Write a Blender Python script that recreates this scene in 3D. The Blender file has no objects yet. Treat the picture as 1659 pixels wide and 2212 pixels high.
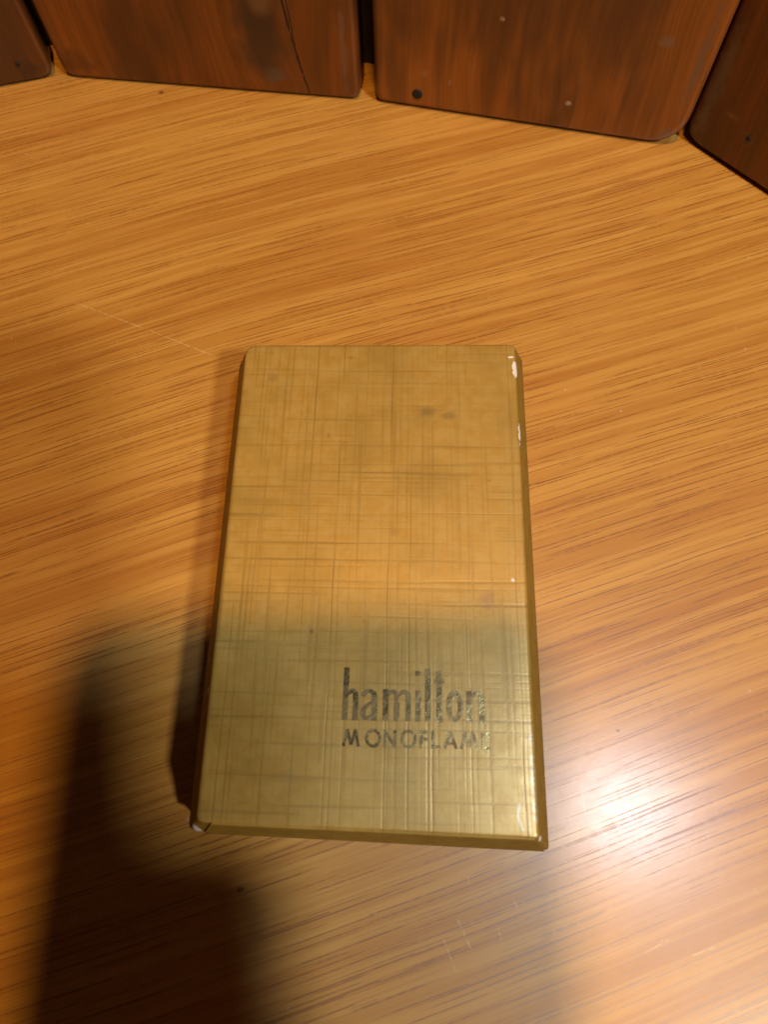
import bpy, bmesh, math, random
from mathutils import Vector, Matrix

# ------------------------------------------------------------------ camera, world, lamps, exposure
S = bpy.context.scene
C = S.collection
MM = 0.001

TILT, ROLL, CAM_H = 21.07, -4.0, 0.143
t = math.radians(TILT); a = math.radians(ROLL)
d = Vector((0, math.sin(t), -math.cos(t)))
r0 = Vector((1, 0, 0)); u0 = Vector((0, math.cos(t), math.sin(t)))
RIGHT = r0*math.cos(a) + u0*math.sin(a)
UP = -r0*math.sin(a) + u0*math.cos(a)
CAM_ROT = Matrix((RIGHT, UP, -d)).transposed()
cam_data = bpy.data.cameras.new('camera')
cam = bpy.data.objects.new('camera', cam_data)
C.objects.link(cam)
cam.matrix_world = Matrix.Translation((0, 0, CAM_H)) @ CAM_ROT.to_4x4()
cam_data.sensor_width = 36.0
cam_data.lens = 36.0*1550/2212
cam_data.clip_start = 0.004
cam_data.clip_end = 50
cam_data.dof.use_dof = True
cam_data.dof.focus_distance = 0.150
cam_data.dof.aperture_fstop = 20.0
S.camera = cam

world = bpy.data.worlds.new('World')
S.world = world
world.use_nodes = True
bg = world.node_tree.nodes['Background']
bg.inputs['Color'].default_value = (1.0, 0.55, 0.25, 1)
bg.inputs['Strength'].default_value = 0.022

def lamp(name, loc, power, col, radius):
    l = bpy.data.lights.new(name, 'POINT')
    l.energy = power; l.color = col; l.shadow_soft_size = radius
    o = bpy.data.objects.new(name, l)
    C.objects.link(o); o.location = loc
    return o

# warm bulb almost overhead, neutral bulb over the right shoulder, cool bulb to the right
lamp('warm_ceiling_bulb', (0.02, -0.124, 1.05), 24.5, (1.0, 0.52, 0.11), 0.040)
lamp('neutral_side_bulb', (0.47, -0.47, 0.86), 24.0, (1.0, 0.95, 0.78), 0.046)
lamp('cool_led_bulb', (0.222, -0.036, 0.65), 4.8, (0.72, 0.86, 1.0), 0.032)

S.view_settings.view_transform = 'Standard'
S.view_settings.look = 'None'
S.view_settings.exposure = 0.0
S.view_settings.gamma = 1.0
S.render.engine = 'CYCLES'
S.cycles.max_bounces = 5
S.cycles.diffuse_bounces = 3
S.cycles.glossy_bounces = 3
S.cycles.transmission_bounces = 1

# ------------------------------------------------------------------ node helpers
class G:
    def __init__(self, name):
        self.m = bpy.data.materials.new(name)
        self.m.use_nodes = True
        self.t = self.m.node_tree
        self.t.nodes.clear()
        self.out = self.t.nodes.new('ShaderNodeOutputMaterial')
        self.b = self.t.nodes.new('ShaderNodeBsdfPrincipled')
        self.t.links.new(self.b.outputs[0], self.out.inputs['Surface'])
    def put(self, sock, v):
        if isinstance(v, bpy.types.NodeSocket):
            self.t.links.new(v, sock)
        elif v is not None:
            if isinstance(v, tuple) and len(v) == 3 and len(sock.default_value) == 4:
                v = (*v, 1)
            sock.default_value = v
    def set(self, **kw):
        for k, v in kw.items():
            self.put(self.b.inputs[k.replace('_', ' ')], v)
    def math(self, op, a, b=None, c=None, clamp=False):
        n = self.t.nodes.new('ShaderNodeMath'); n.operation = op; n.use_clamp = clamp
        for i, v in enumerate((a, b, c)):
            if v is not None: self.put(n.inputs[i], v)
        return n.outputs[0]
    def add(self, a, b): return self.math('ADD', a, b)
    def mul(self, a, b): return self.math('MULTIPLY', a, b)
    def sub(self, a, b): return self.math('SUBTRACT', a, b)
    def coords(self, rot=0.0, kind='Object', offset=None):
        tc = self.t.nodes.new('ShaderNodeTexCoord')
        v = tc.outputs[kind]
        if rot or offset is not None:
            mp = self.t.nodes.new('ShaderNodeMapping'); mp.vector_type = 'TEXTURE'
            mp.inputs['Rotation'].default_value = (0, 0, rot)
            if offset is not None: self.put(mp.inputs['Location'], offset)
            self.t.links.new(v, mp.inputs['Vector']); v = mp.outputs[0]
        return v
    def sep(self, v):
        n = self.t.nodes.new('ShaderNodeSeparateXYZ'); self.put(n.inputs[0], v)
        return n.outputs[0], n.outputs[1], n.outputs[2]
    def comb(self, x, y, z=0.0):
        n = self.t.nodes.new('ShaderNodeCombineXYZ')
        for i, v in enumerate((x, y, z)): self.put(n.inputs[i], v)
        return n.outputs[0]
    def noise(self, v, scale=1.0, detail=2.0, rough=0.5, dist=0.0):
        n = self.t.nodes.new('ShaderNodeTexNoise')
        self.put(n.inputs['Vector'], v)
        n.inputs['Scale'].default_value = scale; n.inputs['Detail'].default_value = detail
        n.inputs['Roughness'].default_value = rough; n.inputs['Distortion'].default_value = dist
        return n.outputs['Fac']
    def voro(self, v, scale=1.0, rnd=1.0, out='Distance'):
        n = self.t.nodes.new('ShaderNodeTexVoronoi')
        self.put(n.inputs['Vector'], v)
        n.inputs['Scale'].default_value = scale; n.inputs['Randomness'].default_value = rnd
        return n.outputs[out]
    def rng(self, v, a, b, c=0.0, e=1.0, smooth=True):
        n = self.t.nodes.new('ShaderNodeMapRange')
        if smooth: n.interpolation_type = 'SMOOTHSTEP'
        self.put(n.inputs[0], v)
        for i, x in enumerate((a, b, c, e)): n.inputs[i+1].default_value = x
        return n.outputs[0]
    def mix(self, f, a, b, blend='MIX'):
        n = self.t.nodes.new('ShaderNodeMix'); n.data_type = 'RGBA'; n.blend_type = blend
        self.put(n.inputs[0], f); self.put(n.inputs[6], a); self.put(n.inputs[7], b)
        return n.outputs[2]
    def bump(self, h, strength=0.5, dist=0.0003, normal=None):
        n = self.t.nodes.new('ShaderNodeBump')
        n.inputs['Strength'].default_value = strength; n.inputs['Distance'].default_value = dist
        self.put(n.inputs['Height'], h)
        if normal is not None: self.put(n.inputs['Normal'], normal)
        return n.outputs[0]
    def seg(self, x, y, p, q, w):
        """1 on the segment p-q (metres), soft to 0 at half width w"""
        dx, dy = q[0]-p[0], q[1]-p[1]; L = math.hypot(dx, dy); ux, uy = dx/L, dy/L
        X = self.sub(x, p[0]); Y = self.sub(y, p[1])
        al = self.add(self.mul(X, ux), self.mul(Y, uy))
        ac = self.math('ABSOLUTE', self.add(self.mul(X, -uy), self.mul(Y, ux)))
        m1 = self.rng(ac, w*0.3, w, 1.0, 0.0)
        m2 = self.rng(self.math('ABSOLUTE', self.sub(al, L/2)), L/2*0.75, L/2, 1.0, 0.0)
        return self.mul(m1, m2)
    def blob(self, x, y, cx, cy, rx, ry, wob=None, amt=0.0, soft=0.35):
        X = self.math('DIVIDE', self.sub(x, cx), rx); Y = self.math('DIVIDE', self.sub(y, cy), ry)
        D = self.math('SQRT', self.add(self.mul(X, X), self.mul(Y, Y)))
        if wob is not None: D = self.add(D, self.mul(self.sub(wob, 0.5), amt))
        return self.rng(D, 1-soft, 1+soft*0.3, 1.0, 0.0)
    def lines(self, fac, peaks, lo, hi):
        """thin soft lines at given positions: sum of colour ramps of at most 9 peaks each"""
        nf = self.math('DIVIDE', self.sub(fac, lo), hi-lo)
        tot = None
        peaks = sorted(peaks)
        for i in range(0, len(peaks), 9):
            rp = self.t.nodes.new('ShaderNodeValToRGB'); cr = rp.color_ramp
            cr.interpolation = 'LINEAR'
            st = [(0.0, 0.0)]
            for (p, w, s) in peaks[i:i+9]:
                c = (p-lo)/(hi-lo); ww = w/(hi-lo)
                st += [(max(c-ww, st[-1][0]+1e-5), 0.0), (max(c, st[-1][0]+2e-5), s), (max(c+ww, st[-1][0]+3e-5), 0.0)]
            while len(cr.elements) > 1: cr.elements.remove(cr.elements[-1])
            cr.elements[0].position = 0.0; cr.elements[0].color = (0, 0, 0, 1)
            for (p, s) in st[1:]:
                e = cr.elements.new(min(p, 1.0)); e.color = (s, s, s, 1)
            self.t.links.new(nf, rp.inputs[0])
            tot = rp.outputs[0] if tot is None else self.math('MAXIMUM', tot, rp.outputs[0])
        return tot

# ------------------------------------------------------------------ materials
def oak_material():
    g = G('oak_veneer')
    P = g.coords()
    px, py, pz = g.sep(P)
    # slow waviness of the grain
    wob = g.mul(g.sub(g.noise(P, 7.0, 0.0), 0.5), 0.009)
    wob2 = g.mul(g.sub(g.noise(P, 40.0, 0.0), 0.5), 0.0004)
    ga = math.radians(14.0)
    u = g.add(g.mul(px, math.cos(ga)), g.mul(py, math.sin(ga)))
    v = g.add(g.add(g.add(g.mul(px, -math.sin(ga)), g.mul(py, math.cos(ga))), wob), wob2)
    band = g.noise(g.comb(g.mul(u, 5), g.mul(v, 85), 0.3), 1.0, 3.0, 0.6)
    streak = g.noise(g.comb(g.mul(u, 12), g.mul(v, 560), 2.3), 1.0, 2.0, 0.6)
    fibre = g.noise(g.comb(g.mul(u, 45), g.mul(v, 2300), 5.1), 1.0, 1.0, 0.6)
    big = g.noise(P, 14.0, 2.0)
    col = g.mix(g.rng(band, 0.34, 0.68), (0.55, 0.272, 0.050), (0.46, 0.196, 0.031))
    col = g.mix(g.mul(g.rng(streak, 0.40, 0.66), 0.55), col, (0.68, 0.375, 0.085))
    col = g.mix(g.mul(g.rng(fibre, 0.45, 0.75), 0.22), col, (0.40, 0.165, 0.032))
    col = g.mix(g.mul(g.rng(big, 0.45, 0.70), 0.30), col, (0.50, 0.205, 0.042))
    # open pores: short dark dashes along the grain, one per cell of a stretched cell pattern
    def dashes(lu, lv, half_u, half_v, zoff, keep):
        cu = g.math('DIVIDE', u, lu); cv = g.math('DIVIDE', v, lv)
        n = g.t.nodes.new('ShaderNodeTexVoronoi'); n.voronoi_dimensions = '2D'
        g.put(n.inputs['Vector'], g.comb(g.add(cu, zoff), g.add(cv, zoff*1.7))); n.inputs['Scale'].default_value = 1.0
        qx, qy, qz = g.sep(n.outputs['Position'])
        rr, rg, rb = g.sep(n.outputs['Color'])
        du = g.math('ABSOLUTE', g.sub(g.add(cu, zoff), qx)); dv = g.math('ABSOLUTE', g.sub(g.add(cv, zoff*1.7), qy))
        hu = g.mul(g.add(0.35, rg), half_u)
        mu = g.rng(g.math('DIVIDE', du, hu), 0.35, 1.0, 1.0, 0.0)
        mv = g.rng(g.math('DIVIDE', dv, g.mul(g.add(0.3, g.mul(mu, 0.7)), half_v)), 0.25, 1.0, 1.0, 0.0)
        return g.mul(g.mul(mu, mv), g.rng(rr, keep-0.25, keep+0.35))
    dens = g.rng(g.noise(g.comb(g.mul(u, 12), g.mul(v, 75), 7.7), 1.0, 2.0), 0.32, 0.60)
    pA = dashes(0.038, 0.0017, 0.60, 0.115, 3.3, 0.15)
    pB = dashes(0.015, 0.0011, 0.50, 0.11, 11.1, 0.45)
    pC = dashes(0.024, 0.0014, 0.60, 0.108, 23.7, 0.20)
    pore = g.math('MAXIMUM', g.math('MAXIMUM', pA, pC), g.mul(pB, 0.7))
    brkp = g.rng(g.noise(g.comb(g.mul(u, 850), g.mul(v, 420), 4.4), 1.0, 1.0), 0.30, 0.55, 0.50, 1.0)
    pore = g.mul(g.mul(pore, brkp), g.add(0.40, g.mul(dens, 0.60)))
    col = g.mix(g.math('MINIMUM', g.mul(pore, 1.0), 0.72), col, (0.21, 0.064, 0.009))
    # scratches and specks
    scr = None
    for p, q, w in (((7.77,-21.79),(10.21,-27.77),.16), ((4.94,-24.33),(6.91,-30.19),.10), ((14.77,-23.81),(15.15,-25.72),.12),
                    ((17.84,-19.2),(18.58,-21.09),.10), ((10.28,-15.22),(10.63,-16.89),.10), ((39.2,-29.1),(44.2,-27.2),.14),
                    ((47.2,-30.0),(52.0,-28.8),.14), ((-72.8,115.9),(-53.4,105.9),.16), ((-54,106.3),(-37.1,97.1),.16),
                    ((33.2,4.2),(32.8,-9.0),.10)):
        m = g.seg(px, py, (p[0]*MM, p[1]*MM), (q[0]*MM, q[1]*MM), w*MM)
        scr = m if scr is None else g.math('MAXIMUM', scr, m)
    brk = g.rng(g.noise(P, 900.0, 2.0), 0.35, 0.6)
    scr = g.mul(scr, brk)
    col = g.mix(g.mul(scr, 0.6), col, (0.78, 0.55, 0.30))
    nz = g.noise(P, 1500.0, 2.0)
    spk = None
    for cx, cy, rx, ry in ((-30.4,-15.0,.75,.5), (41.4,7.4,.4,.3), (-53.8,184.6,.8,.7)):
        m = g.blob(px, py, cx*MM, cy*MM, rx*MM, ry*MM, nz, 1.6)
        spk = m if spk is None else g.math('MAXIMUM', spk, m)
    col = g.mix(g.mul(spk, 0.75), col, (0.10, 0.035, 0.012))
    # sparse pale dust
    dd = g.voro(P, 210.0, 1.0)
    dust = g.mul(g.rng(dd, 0.03, 0.075, 1.0, 0.0), g.rng(g.noise(P, 60.0, 1.0), 0.55, 0.62))
    col = g.mix(g.mul(dust, 0.5), col, (0.7, 0.55, 0.38))
    rough = 0.42
    cn = g.bump(g.noise(P, 330.0, 3.0, 0.7), 0.09, 0.00010)
    g.set(Base_Color=col, Roughness=rough, Coat_Weight=1.0, Coat_Normal=cn)
    g.put(g.b.inputs['Coat Roughness'], g.add(0.20, g.add(g.mul(pore, 0.12), g.mul(g.noise(P, 300.0, 3.0, 0.7), 0.06))))
    g.set(Specular_IOR_Level=0.7)
    return g.m

def stave_material(name, seed, hue, crack=False, knot=None, chips=()):
    g = G(name)
    P = g.coords()
    x, y, z = g.sep(P)
    zz = g.add(z, seed*0.371)
    w = g.mul(g.sub(g.noise(g.comb(g.mul(x, 30), g.mul(zz, 12), seed), 1.0, 2.0), 0.5), 0.014)
    xw = g.add(x, w)
    if knot is not None:        # grain bends round a knot
        kx, kz = knot
        kb = g.blob(x, z, kx*MM, kz*MM, 0.014, 0.022, None, 0, 0.9)
        xw = g.add(xw, g.mul(kb, 0.006))
    band = g.noise(g.comb(g.mul(xw, 150), g.mul(zz, 5), seed), 1.0, 3.0, 0.65)
    fib = g.noise(g.comb(g.mul(xw, 1300), g.mul(zz, 22), seed+3), 1.0, 3.0, 0.6)
    blot = g.noise(g.comb(g.mul(x, 60), g.mul(zz, 16), seed+9), 1.0, 3.0, 0.6)
    lo = tuple(c*0.58 for c in hue)
    col = g.mix(g.rng(band, 0.33, 0.66), lo, hue)
    col = g.mix(g.mul(g.rng(fib, 0.42, 0.70), 0.32), col, tuple(c*0.30 for c in hue))
    col = g.mix(g.mul(g.rng(blot, 0.45, 0.66), 0.72), col, (0.055, 0.019, 0.006))
    if knot is not None:
        nzk = g.noise(P, 160.0, 3.0)
        col = g.mix(g.mul(g.blob(x, z, kx*MM, (kz-4)*MM, 0.0085, 0.015, nzk, 1.2, 0.7), 0.75), col, (0.035, 0.018, 0.010))
        col = g.mix(g.mul(g.blob(x, z, (kx+1)*MM, (kz+5)*MM, 0.0035, 0.004, nzk, 0.8, 0.6), 0.7), col, (0.17, 0.075, 0.025))
    # greyed rubbed arrises and dust
    nzc = g.noise(P, 320.0, 3.0)
    for (cx, cz, rx, rz, f, c) in chips:
        col = g.mix(g.mul(g.blob(x, z, cx*MM, cz*MM, rx*MM, rz*MM, nzc, 1.8, 0.6), f), col, c)
    dd = g.voro(P, 190.0, 1.0)
    dust = g.mul(g.rng(dd, 0.03, 0.085, 1.0, 0.0), g.rng(g.noise(P, 70.0, 1.0), 0.53, 0.60))
    col = g.mix(g.mul(dust, 0.45), col, (0.42, 0.30, 0.22))
    hgt = g.add(g.mul(fib, 0.5), g.mul(band, 1.2))
    if crack:
        cm = None
        for p, q, ww in (((22.5, 40), (25.2, 17), .45), ((25.2, 18), (27.0, 6), .4), ((27.0, 6.5), (28.4, 0.5), .3), ((23.8, 45), (26.2, 13), .22)):
            m = g.seg(g.add(x, g.mul(g.sub(nzc, 0.5), 0.0008)), z, (p[0]*MM, p[1]*MM), (q[0]*MM, q[1]*MM), ww*MM)
            cm = m if cm is None else g.math('MAXIMUM', cm, m)
        col = g.mix(g.mul(cm, 0.92), col, (0.006, 0.003, 0.002))
        hgt = g.add(hgt, g.mul(cm, -4.0))
    g.set(Base_Color=col, Normal=g.bump(hgt, 0.45, 0.0003))
    g.put(g.b.inputs['Roughness'], g.add(0.26, g.mul(blot, 0.25)))
    g.set(Specular_IOR_Level=0.5)
    return g.m

VX = [.040,.066,.082,.097,.175,.238,.252,.268,.297,.366,.385,.420,.520,.549,.560,.583,.620,.682,.697,.788,.818,.833,.870,.937,.973]
HY = [42.5,39.5,36.7,32.2,28.9,22.7,21.7,20.9,18.1,17.1,15.9,13.9,12.5,10.9,8.3,2.7,-.4,-4.4,-8.3,-11.7,-15.6,-16.8,-17.7,-18.5,-19.6,-20.6,-23.7,-26.2,-27.3,-28.3,-29.9,-35.2,-38.4,-41.7]

def gold_paper():
    g = G('gold_linen_paper')
    P = g.coords()
    x, y, z = g.sep(P)
    rnd = random.Random(5)
    jx = g.add(x, g.mul(g.sub(g.noise(g.comb(g.mul(x, 8), g.mul(y, 55), 0), 1.0, 2.0), 0.5), 0.0008))
    jy = g.add(y, g.mul(g.sub(g.noise(g.comb(g.mul(x, 55), g.mul(y, 8), 4), 1.0, 2.0), 0.5), 0.0008))
    vp = [((-27.1+54.2*s)*MM, rnd.uniform(.14, .24)*MM, rnd.uniform(.45, .95)) for s in VX]
    hp = [(v*MM, rnd.uniform(.14, .24)*MM, rnd.uniform(.35, .85)) for v in HY]
    vp += [(rnd.uniform(-26.5, 26.5)*MM, rnd.uniform(.12, .2)*MM, rnd.uniform(.25, .5)) for k in range(18)]
    hp += [(rnd.uniform(-44, 44)*MM, rnd.uniform(.12, .2)*MM, rnd.uniform(.2, .45)) for k in range(26)]
    V = g.lines(jx, vp, -0.031, 0.031)
    Hh = g.lines(jy, hp, -0.051, 0.051)
    # threads fade in and out along their length
    fv = g.rng(g.noise(g.comb(g.mul(x, 260), g.mul(y, 45), 1), 1.0, 2.0), 0.34, 0.66, 0.10, 1.0)
    fh = g.mul(g.rng(x, -0.010, 0.026, 1.0, 0.45), g.rng(g.noise(g.comb(g.mul(x, 45), g.mul(y, 260), 2), 1.0, 2.0), 0.36, 0.66, 0.03, 1.0))
    V = g.mul(V, fv); Hh = g.mul(Hh, fh)
    # fine secondary threads
    V2 = g.rng(g.noise(g.comb(g.mul(x, 1150), g.mul(y, 26), 3), 1.0, 1.0), 0.56, 0.72)
    H2 = g.rng(g.noise(g.comb(g.mul(x, 26), g.mul(y, 1150), 6), 1.0, 1.0), 0.56, 0.72)
    line = g.math('MAXIMUM', V, Hh)
    fine = g.math('MAXIMUM', V2, H2)
    mott = g.noise(P, 340.0, 4.0, 0.65)
    mott2 = g.noise(P, 75.0, 3.0, 0.6)
    grit = g.noise(P, 1800.0, 2.0, 0.6)
    col = g.mix(g.rng(mott, 0.34, 0.68), (0.68, 0.43, 0.112), (0.59, 0.34, 0.060))
    col = g.mix(g.mul(g.rng(mott2, 0.42, 0.68), 0.45), col, (0.42, 0.255, 0.045))
    col = g.mix(g.mul(g.rng(grit, 0.5, 0.75), 0.22), col, (0.60, 0.42, 0.17))
    col = g.mix(g.mul(fine, 0.30), col, (0.29, 0.165, 0.030))
    col = g.mix(g.mul(line, 0.66), col, (0.24, 0.132, 0.016))
    # stains
    nz = g.noise(P, 420.0, 3.0)
    for cx, cy, rx, ry, f, c in ((9.6, 30.4, 2.6, 1.5, .42, (.17,.13,.055)), (13.9, 29.5, 2.0, .9, .40, (.18,.13,.05)), (20.2,-7.3,1.9,1.7,.45,(.36,.20,.12)),
                                 (-9.5, 24.9, .4, .6, .3, (.14,.08,.03)), (-10.6,-13.6,.3,.4,.5,(.06,.04,.02)), (21.4,15.6,.25,.3,.3,(.12,.07,.03)),
                                 (-22.0,37.6,1.2,1.2,.35,(.20,.12,.03)), (-6,42.5,.5,.5,.4,(.2,.11,.03)), (3.5,5.0,.9,1.2,.2,(.25,.15,.05)),
                                 (-12.5,-38,2.2,1.6,.25,(.36,.24,.15)), (6,-37.5,2.6,2.0,.25,(.34,.25,.08))):
        col = g.mix(g.mul(g.blob(x, y, cx*MM, cy*MM, rx*MM, ry*MM, nz, 2.2, 0.9), f), col, c)
    # chipped paper showing white board
    nz2 = g.noise(P, 1100.0, 3.0, 0.65)
    chip = None
    for cx, cy, rx, ry, amt in ((27.25, 40.5, .60, 2.0, 1.4), (26.5, 43.0, .65, .26, 1.2), (27.65, 26.2, .30, 2.2, 3.0), (25.1, -3.7, .30, .36, .9),
                                (-29.2,-46.2, .75, .7, 1.8), (-28.4,-24.0,.40,.65,1.4), (28.0,-46.0,.25,.5,1.5)):
        m = g.blob(x, y, cx*MM, cy*MM, rx*MM, ry*MM, nz2, amt, 0.18)
        chip = m if chip is None else g.math('MAXIMUM', chip, m)
    # shade on the steep slopes, painted in as a darker, duller ochre
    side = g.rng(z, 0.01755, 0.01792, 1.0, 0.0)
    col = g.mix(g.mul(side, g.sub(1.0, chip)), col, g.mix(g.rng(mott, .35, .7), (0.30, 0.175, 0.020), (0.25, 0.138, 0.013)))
    col = g.mix(chip, col, (0.82, 0.80, 0.80))
    metal = g.mul(g.mul(g.sub(1.0, chip), g.sub(1.0, side)), 0.36)
    h = g.add(g.add(g.add(g.mul(V, -0.9), g.mul(Hh, -0.45)), g.mul(fine, -0.30)), g.add(g.mul(mott, 0.5), g.mul(grit, 0.25)))
    # rubbed crease and a curl of lifted paper at the lower right
    cre = g.math('MAXIMUM', g.seg(x, y, (24.7*MM,-40.6*MM), (24.4*MM,-43.2*MM), 0.30*MM), g.seg(x, y, (24.4*MM,-42.8*MM), (25.2*MM,-45.0*MM), 0.30*MM))
    cre = g.math('MAXIMUM', cre, g.mul(g.seg(x, y, (27.0*MM,-28.0*MM), (27.2*MM,-45.0*MM), 0.55*MM), g.rng(nz2, .40, .62)))
    col = g.mix(g.mul(cre, 0.55), col, (0.80, 0.76, 0.64))
    warp = g.bump(g.noise(P, 42.0, 1.0), 0.30, 0.0006)
    g.set(Base_Color=col, Metallic=metal, Normal=g.bump(h, 0.30, 0.00010, warp))
    g.put(g.b.inputs['Roughness'], g.add(0.27, g.add(g.mul(mott, 0.18), g.add(g.mul(side, 0.3), g.mul(chip, 0.3)))))
    g.set(Coat_Weight=g.mul(g.sub(1.0, side), 0.6), Coat_Roughness=0.36)
    g.set(Specular_IOR_Level=g.sub(0.95, g.mul(side, 0.6)))
    return g.m

def foil():
    g = G('worn_gold_foil')
    P = g.coords(); x, y, z = g.sep(P)
    n = g.noise(P, 1500.0, 3.0, 0.7)
    n2 = g.noise(P, 420.0, 2.0)
    wear = g.rng(n2, 0.40, 0.74)
    col = g.mix(wear, (0.52, 0.38, 0.17), (0.20, 0.12, 0.055))
    g.set(Base_Color=col, Metallic=g.sub(1.0, g.mul(wear, 0.5)), Roughness=g.add(0.26, g.mul(wear, 0.2)),
          Normal=g.bump(g.add(g.mul(n, 0.8), n2), 0.42, 0.00012))
    return g.m

def simple(name, col, rough=0.5, metal=0.0, scale=200.0, var=0.3):
    g = G(name)
    n = g.noise(g.coords(), scale, 3.0, 0.6)
    g.set(Base_Color=g.mix(n, tuple(c*(1-var) for c in col), tuple(min(1, c*(1+var)) for c in col)), Roughness=rough, Metallic=metal)
    return g.m

# ------------------------------------------------------------------ mesh helpers
def obj(name, bm, mat, parent=None, smooth=False):
    bmesh.ops.recalc_face_normals(bm, faces=bm.faces)
    me = bpy.data.meshes.new(name); bm.to_mesh(me); bm.free()
    if smooth:
        for p in me.polygons: p.use_smooth = True
    me.materials.append(mat)
    o = bpy.data.objects.new(name, me); C.objects.link(o)
    if parent: o.parent = parent
    return o

def empty(name, loc, rz, label, cat):
    o = bpy.data.objects.new(name, None); C.objects.link(o)
    o.empty_display_size = 0.01
    o.location = loc; o.rotation_euler = (0, 0, rz); o['label'] = label; o['category'] = cat
    return o

def round_ring(quad, radii, n=6):
    """quad corners in order; rounded corner polygon"""
    out = []
    k = len(quad)
    for i in range(k):
        p = Vector(quad[i]); a_ = (Vector(quad[i-1])-p).normalized(); b_ = (Vector(quad[(i+1) % k])-p).normalized()
        r = radii[i]; ang = a_.angle(b_); L = r/math.tan(ang/2)
        s, e = p+a_*L, p+b_*L
        for j in range(n+1):
            f = j/n          # quadratic corner curve
            out.append(s*(1-f)**2 + p*2*f*(1-f) + e*f*f)
    return out

def loft(bm, rings, cap_top=True, cap_bot=True):
    vs = [[bm.verts.new(v) for v in r] for r in rings]
    n = len(vs[0])
    for A, B in zip(vs, vs[1:]):
        for i in range(n):
            bm.faces.new((A[i], A[(i+1) % n], B[(i+1) % n], B[i]))
    if cap_top: bm.faces.new(vs[0])
    if cap_bot: bm.faces.new(vs[-1])

# ------------------------------------------------------------------ the setting: oak table top
bm = bmesh.new()
for x, y in ((-0.7, -0.6), (0.7, -0.6), (0.7, 0.6), (-0.7, 0.6)): bm.verts.new((x, y, 0))
bm.faces.new(bm.verts)
res = bmesh.ops.extrude_face_region(bm, geom=bm.faces[:])
bmesh.ops.translate(bm, verts=[v for v in res['geom'] if isinstance(v, bmesh.types.BMVert)], vec=(0, 0, -0.022))
table = obj('table_top', bm, oak_material())
table['kind'] = 'structure'

# ------------------------------------------------------------------ the curved wall of staves
wall = empty('stave_wall', (0, 0.17, 0), 0, 'dark reddish brown wooden staves standing in a curve at the back of the oak surface', 'stave wall')
PAR = Matrix.Translation((0, 0.1717, 0)).inverted()

def make_stave(A, B, lift, height, thick, rl, rr, mat, nails=(), lean=0.0, name='stave', label=None, e=0.0012):
    """inner face runs from A to B (mm on the table, left to right as seen)"""
    A = Vector((*A, 0))*MM; B = Vector((*B, 0))*MM
    w = (B-A).length
    bm = bmesh.new()
    def outline(ins, y):
        q = [(-w/2+ins, y, ins), (w/2-ins, y, ins), (w/2-ins, y, height-ins), (-w/2+ins, y, height-ins)]
        return round_ring(q, (rl, rr, 0.003, 0.003), 7)
    rings = [outline(e, 0), outline(e*0.35, e*0.3), outline(0, e*1.1), outline(0, thick-e), outline(e, thick)]
    loft(bm, rings)
    o = obj(name, bm, mat, wall)
    for p in o.data.polygons: p.use_smooth = len(p.vertices) == 4
    ang = math.atan2(B.y-A.y, B.x-A.x)
    mid = (A+B)/2
    o.matrix_parent_inverse = Matrix()
    o.matrix_local = PAR @ (Matrix.Translation((mid.x, mid.y, lift)) @ Matrix.Rotation(ang, 4, 'Z') @ Matrix.Rotation(lean, 4, 'Y'))
    if label: o['label'] = label
    for (nx, nz, nr) in nails:
        bm = bmesh.new()
        prof = [(0, 0.0004), (nr*0.6, -0.00030), (nr*0.85, -0.00026), (nr, -0.0001), (nr, 0.0008)]
        rr_ = []
        for (pr, py) in prof[1:]:
            rr_.append([Vector((nx+pr*math.cos(k*math.tau/12), py, nz+pr*math.sin(k*math.tau/12))) for k in range(12)])
        loft(bm, rr_)
        nl = obj('nail', bm, NAIL, o, True)
    return o

NAIL = simple('rusted_nail', (0.008, 0.006, 0.005), 0.8, 0.0, 900)
GREY = (0.16, 0.125, 0.095)
st1 = stave_material('stave_wood_a', 1.3, (0.185, 0.053, 0.009), chips=((31, 30, 3.0, 14, .4, (.14,.085,.04)), (36, 3, 3.0, 3, .45, (.02,.012,.008))))
st2 = stave_material('stave_wood_b', 4.7, (0.25, 0.068, 0.009), crack=True, knot=(17.5, 20),
                     chips=((19.5, 5.5, 3.2, 2.6, .55, (.10,.075,.05)), (38.6, 14, .8, 16, .3, GREY), (-37, 5, 6, 4, .4, (.03,.015,.01))))
st3 = stave_material('stave_wood_c', 8.1, (0.33, 0.098, 0.012),
                     chips=((29.0, 27, 2.2, 1.4, .45, (.15,.12,.09)), (10.5, 8.2, 1.0, .8, .85, (.42,.32,.28)), (-27.0, 10.5, 1.0, 1.4, .5, (.32,.17,.08)), (-20.5, 9, .5, 1.0, .5, (.30,.18,.09)),
                            (36.5, 3, 2.5, 2.5, .6, (.15,.105,.065)), (-9, 27, .7, .7, .5, (.4,.3,.2)), (37.6, 24, 1.2, 14, .5, (.12,.085,.06))))
st4 = stave_material('stave_wood_d', 12.9, (0.17, 0.048, 0.008),
                     chips=((-37, 16, 2.2, 16, .35, GREY), (-30, 12, 2, 1, .25, (.30,.16,.09)), (-24, 9, 2.5, 2.0, .5, (.10,.06,.04))))
st5 = stave_material('stave_wood_e', 17.3, (0.14, 0.05, 0.016))

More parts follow.
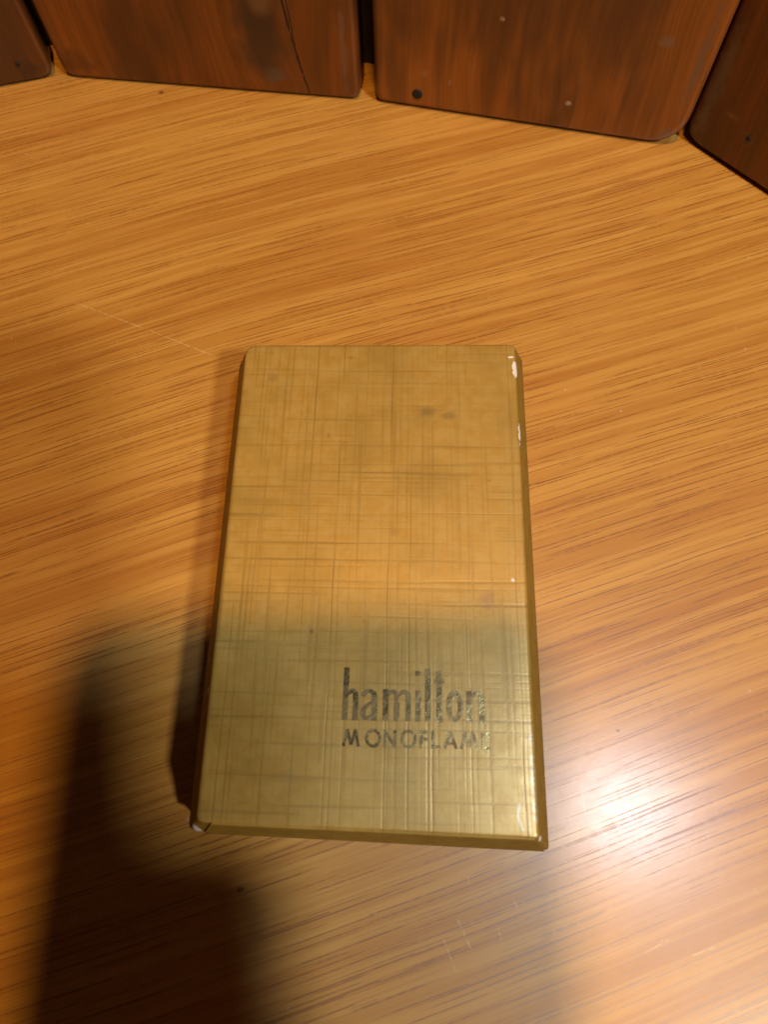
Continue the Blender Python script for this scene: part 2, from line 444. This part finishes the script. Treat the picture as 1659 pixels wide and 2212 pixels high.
make_stave((-166.0, 181.0), (-84.0, 195.0), 0.0003, 0.095, 0.011, 0.003, 0.0035, st1, ((0.0335, 0.0055, 0.0007),), label='left stave with a rubbed edge and a nail near its corner')
make_stave((-81.2, 194.6), (1.2, 177.6), 0.0003, 0.095, 0.011, 0.0030, 0.0022, st2, (), label='cracked stave with a dark knot')
make_stave((5.2, 176.6), (83.4, 152.4), 0.0003, 0.095, 0.011, 0.0022, 0.0090, st3, ((-0.0290, 0.0044, 0.0014),), label='orange brown stave with a rounded lower corner', e=0.0016)
make_stave((84.8, 156.0), (136.0, 94.0), 0.0008, 0.095, 0.011, 0.0055, 0.003, st4, ((-0.0240, 0.0095, 0.0007),), label='darker stave raised off the surface at the right')
make_stave((139.0, 92.5), (163.0, 16.0), 0.0014, 0.095, 0.011, 0.003, 0.003, st5)
# dark band added behind the staves so the gaps read as black shade
bm = bmesh.new()
bp = [(-168, 193.5), (-82, 207.5), (4, 190.5), (87.5, 165.5), (147, 101), (174, 16)]
back = []
for (x, y), s in ((p, 0) for p in bp): back.append(Vector((x*MM, y*MM-0.17, 0)))
def off(i, dist):
    p = back[i]
    dr = (back[min(i+1, len(back)-1)]-back[max(i-1, 0)]).normalized()
    return p+Vector((-dr.y, dr.x, 0))*dist
rings = []
for i in range(len(back)):
    a_, b_ = off(i, 0.0), off(i, 0.006)
    rings.append([Vector((a_.x, a_.y, 0)), Vector((b_.x, b_.y, 0)), Vector((b_.x, b_.y, 0.088)), Vector((a_.x, a_.y, 0.088))])
loft(bm, rings)
obj('gap_backing', bm, simple('gap_shade_dark', (0.020, 0.011, 0.007), 0.8), wall)

# ------------------------------------------------------------------ the box
box = empty('lighter_box', (-2.415*MM, 39.316*MM, 0), -0.0904, 'gold linen paper lighter box lying flat with foil lettering and chipped corners', 'box')
PAPER = gold_paper()
# corner order: back left, back right, front right, front left (mm); z of lid top and lid rim
INN = [(-27.75, 45.45), (27.35, 46.15), (27.6, -45.9), (-27.4, -44.9)]
OUT = [(-31.37, 48.6), (30.51, 49.3), (30.84, -48.17), (-31.16, -46.79)]
ZT, ZR = 18.0, 8.0
def Q(s):
    return [((i[0]+(o[0]-i[0])*s), (i[1]+(o[1]-i[1])*s)) for i, o in zip(INN, OUT)]
def ring(s, z, rad, n=6):
    return round_ring([(x*MM, y*MM, z*MM) for x, y in Q(s)], [q*MM for q in rad], n)
bm = bmesh.new()
rad = (2.4, 1.1, 0.7, 1.5)
prof = [(-1.2, 18.0), (-.22, 18.0), (-.12, 17.98), (-.04, 17.88), (.02, 17.66), (.07, 17.25), (.13, 16.7), (.55, 12.5), (1.0, 8.2), (1.0, 8.05), (.93, 8.0)]
loft(bm, [ring(s, z, rad) for s, z in prof])
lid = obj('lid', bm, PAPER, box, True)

def end_flap(front, u0_, u1_, thick=0.32):
    """folded paper flap over the front or back slope, square cut at its right end"""
    bm = bmesh.new()
    ss = [(-.02, 17.84), (.02, 17.68), (.07, 17.28), (.13, 16.72), (.55, 12.5), (1.0, 8.1)]
    sg = -1 if front else 1
    nU = 14
    def P(u, s, z, th):
        q = Q(s)
        l, r_ = (q[3], q[2]) if front else (q[0], q[1])
        wv = 0.05*math.sin(u*9.0+s)
        return Vector(((l[0]+(r_[0]-l[0])*u)*MM, (l[1]+(r_[1]-l[1])*u+sg*(th+wv*th)*.9)*MM, (z+th*.45)*MM))
    G1 = [[bm.verts.new(P(u0_+(u1_-u0_)*i/nU, s, z, thick*min(1, .15+k*.45))) for i in range(nU+1)] for k, (s, z) in enumerate(ss)]
    G0 = [[bm.verts.new(P(u0_+(u1_-u0_)*i/nU, s, z, -0.12)) for i in range(nU+1)] for (s, z) in ss]
    for k in range(len(ss)-1):
        for i in range(nU):
            bm.faces.new((G1[k][i], G1[k][i+1], G1[k+1][i+1], G1[k+1][i]))
            bm.faces.new((G0[k][i], G0[k+1][i], G0[k+1][i+1], G0[k][i+1]))
        bm.faces.new((G1[k][0], G1[k+1][0], G0[k+1][0], G0[k][0]))
        bm.faces.new((G1[k][nU], G0[k][nU], G0[k+1][nU], G1[k+1][nU]))
    for i in range(nU):
        bm.faces.new((G1[0][i], G0[0][i], G0[0][i+1], G1[0][i+1]))
        bm.faces.new((G1[-1][i], G1[-1][i+1], G0[-1][i+1], G0[-1][i]))
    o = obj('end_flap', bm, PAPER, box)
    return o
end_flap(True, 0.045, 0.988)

bm = bmesh.new()
loft(bm, [ring(.90, 8.3, rad), ring(.90, .4, rad), ring(.86, 0.02, rad)])
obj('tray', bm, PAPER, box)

# ------------------------------------------------------------------ foil lettering on the lid
def strip(bm, pts, w, z):
    """flat stroke along pts; w is one width or one per point"""
    n = len(pts)
    ws = [w]*n if isinstance(w, (int, float)) else w
    V = [Vector((p[0], p[1])) for p in pts]
    L, R = [], []
    for i in range(n):
        t0 = (V[i]-V[i-1]).normalized() if i else (V[1]-V[0]).normalized()
        t1 = (V[i+1]-V[i]).normalized() if i < n-1 else t0
        tt = (t0+t1).normalized(); nn = Vector((-tt.y, tt.x))
        k = ws[i]/2/max(0.5, tt.dot(t1))
        L.append(bm.verts.new((*(V[i]+nn*k)*MM, z*MM))); R.append(bm.verts.new((*(V[i]-nn*k)*MM, z*MM)))
    for i in range(n-1):
        bm.faces.new((R[i], R[i+1], L[i+1], L[i]))

def arc(cx, cy, rx, ry, a0, a1, n=10):
    return [(cx+rx*math.cos(math.radians(a0+(a1-a0)*i/n)), cy+ry*math.sin(math.radians(a0+(a1-a0)*i/n))) for i in range(n+1)]

def shift(ps, ox, oy): return [(x+ox, y+oy) for x, y in ps]

FOIL = foil()
Z = 18.035
bm = bmesh.new()
OX, OY = -4.55, -28.55
lay = [0]
def S_(pts, w):
    lay[0] = (lay[0]+1) % 4
    strip(bm, shift(pts, OX, OY), w, Z+0.006*lay[0])
XH, AS = 5.25, 8.75
# h
S_([(.45, 0), (.50, AS)], .95)
S_([(.9, 4.2), (1.35, 4.75), (1.75, 4.85), (2.15, 4.5), (2.2, 3.8), (2.2, 0)], [.35, .7, .75, .85, .92, .95])
# a
S_([(3.55, 3.9), (3.62, 4.35), (4.05, 4.85), (4.7, 4.9), (5.3, 4.45), (5.4, 3.7), (5.4, 0)], [.85, .85, .6, .6, .85, .95, .95])
S_([(5.0, 3.1), (4.3, 2.55), (3.6, 1.9), (3.45, 1.1), (3.75, .45), (4.3, .40), (4.95, .9)], [.4, .6, .85, .9, .75, .6, .4])
# m
S_([(7.3, 0), (7.3, XH)], .95)
S_([(7.7, 4.2), (8.2, 4.75), (8.65, 4.85), (9.1, 4.5), (9.2, 3.8), (9.2, 0)], [.35, .7, .75, .85, .92, .92])
S_([(9.6, 4.2), (10.1, 4.75), (10.6, 4.85), (11.05, 4.5), (11.15, 3.8), (11.15, 0)], [.35, .7, .75, .85, .92, .92])
# i
S_([(12.8, 0), (12.8, XH-.1)], .95)
S_([(12.72, 7.55), (12.72, 8.4)], .85)
# l
S_([(14.45, 0), (14.45, AS)], .95)
# t
S_([(16.35, 8.45), (16.35, 1.0), (16.5, .35), (17.0, .25)], [.95, .95, .85, .5])
S_([(15.55, 6.75), (17.25, 6.75)], .85)
# o
S_(arc(18.95, 2.65, 1.0, 2.2, 0, 360, 22), .85)
# n
S_([(21.4, 0), (21.4, XH)], .95)
S_([(21.8, 4.2), (22.4, 4.75), (22.95, 4.85), (23.5, 4.5), (23.6, 3.8), (23.6, 0)], [.35, .7, .75, .85, .98, 1.0])
t1 = obj('lettering', bm, FOIL, box)
t1['label'] = 'tall narrow lower case foil word on the lid'
bm = bmesh.new()
OX, OY = -4.25, -32.75
W_ = .52; CH = 2.75
def Mm(x): 
    S_([(x, 0), (x+.55, CH-.15)], W_); S_([(x+.55, CH), (x+1.25, .25)], W_); S_([(x+1.25, .25), (x+1.95, CH)], W_); S_([(x+1.95, CH-.15), (x+2.5, 0)], W_)
def Oo(x, w): S_(arc(x+w/2, CH/2, w/2, CH/2-.12, 0, 360, 24), W_)
Mm(.15)
Oo(3.95, 2.25)
S_([(7.0, 0), (7.0, CH)], W_); S_([(7.0, CH-.1), (8.7, .1)], W_); S_([(8.7, 0), (8.7, CH)], W_)
Oo(9.85, 2.25)
S_([(13.05, 0), (13.05, CH)], W_); S_([(13.2, CH-.22), (14.4, CH-.22)], W_); S_([(13.2, 1.4), (14.2, 1.4)], W_)
S_([(15.0, CH), (15.0, 0)], W_); S_([(15.1, .22), (16.25, .22)], W_)
S_([(17.0, 0), (17.9, CH-.05)], W_); S_([(17.95, CH-.05), (18.9, 0)], W_); S_([(17.4, .85), (18.5, .85)], W_*.8)
Mm(19.75)
S_([(23.25, 0), (23.25, CH)], W_); S_([(23.3, CH-.22), (24.6, CH-.22)], W_); S_([(23.3, 1.42), (24.4, 1.42)], W_); S_([(23.3, .22), (24.65, .22)], W_)
t2 = obj('lettering', bm, FOIL, box)
t2['label'] = 'small spaced capital foil word under the tall word'

# ------------------------------------------------------------------ the phone that takes the picture, behind the lens; it shades the box
ph = empty('phone', (0, 0, 0), 0, 'black phone held over the box with its shadow across the front', 'phone')
PH = Matrix.Translation((0, 0, CAM_H)) @ CAM_ROT.to_4x4()
BLACK = simple('phone_black', (0.02, 0.02, 0.022), 0.35)
GLASS = simple('phone_glass', (0.01, 0.01, 0.012), 0.1)
def slab(x0, x1, y0, y1, z0, z1, rr, mat, name, e=0.8):
    bm = bmesh.new()
    def R(ins, z): return round_ring([((x0+ins)*MM, (y0+ins)*MM, z*MM), ((x1-ins)*MM, (y0+ins)*MM, z*MM), ((x1-ins)*MM, (y1-ins)*MM, z*MM), ((x0+ins)*MM, (y1-ins)*MM, z*MM)], [rr*MM]*4, 6)
    loft(bm, [R(e, z1), R(0, z1-e), R(0, z0+e), R(e, z0)])
    o = obj(name, bm, mat, ph)
    o.matrix_local = PH
    return o
slab(-55, 30, -140, 13, 3.0, 11.0, 14, BLACK, 'phone_body')
slab(-53, 28, -138, 11, 11.05, 11.6, 6, GLASS, 'screen', .2)

# ------------------------------------------------------------------ the hand that holds it
SKIN = simple('skin', (0.50, 0.27, 0.18), 0.55, 0.0, 120, 0.12)
def hand():
    V, E, Rr = [], [], []
    def add(p, r, prev=None):
        V.append(PH @ (Vector(p)*MM)); Rr.append(r*MM)
        if prev is not None: E.append((prev, len(V)-1))
        return len(V)-1
    w = add((-34, -172, 4), 24)
    f1 = add((-48, -235, 34), 29, w); add((-62, -310, 78), 36, f1)
    p1 = add((-26, -140, -12), 25, w); p2 = add((-20, -112, -15), 26, p1)
    for i, L in enumerate((0, 3, 2, -5)):
        yy = -86-16.0*i
        k = add((-6, yy-2, -14), 10.5, p2)
        k = add((18, yy+2, -13), 9.5, k); k = add((39+L*.5, yy+4, -7), 9.0, k)
        k = add((44+L*.5, yy+6, 5), 8.5, k); k = add((33+L, yy+8, 17), 7.5, k)
    k = add((-46, -118, -10), 14, p2); k = add((-62, -98, -1), 11, k); k = add((-62, -76, 11), 9.5, k); add((-50, -58, 18), 8, k)
    me = bpy.data.meshes.new('person'); me.from_pydata([tuple(v) for v in V], E, [])
    o = bpy.data.objects.new('person', me); C.objects.link(o)
    m = o.modifiers.new('skin', 'SKIN'); me.skin_vertices if hasattr(me, 'skin_vertices') else None
    if not me.skin_vertices:
        bpy.context.view_layer.objects.active = o
        bpy.ops.object.mode_set(mode='EDIT'); bpy.ops.mesh.customdata_skin_add(); bpy.ops.object.mode_set(mode='OBJECT')
    for i, sv in enumerate(me.skin_vertices[0].data):
        sv.radius = (Rr[i], Rr[i]); sv.use_root = (i == 0)
    o.modifiers.new('sub', 'SUBSURF').render_levels = 2
    me.materials.append(SKIN)
    o['label'] = 'bare hand and forearm holding the phone over the box'; o['category'] = 'person'
    return o
hand()
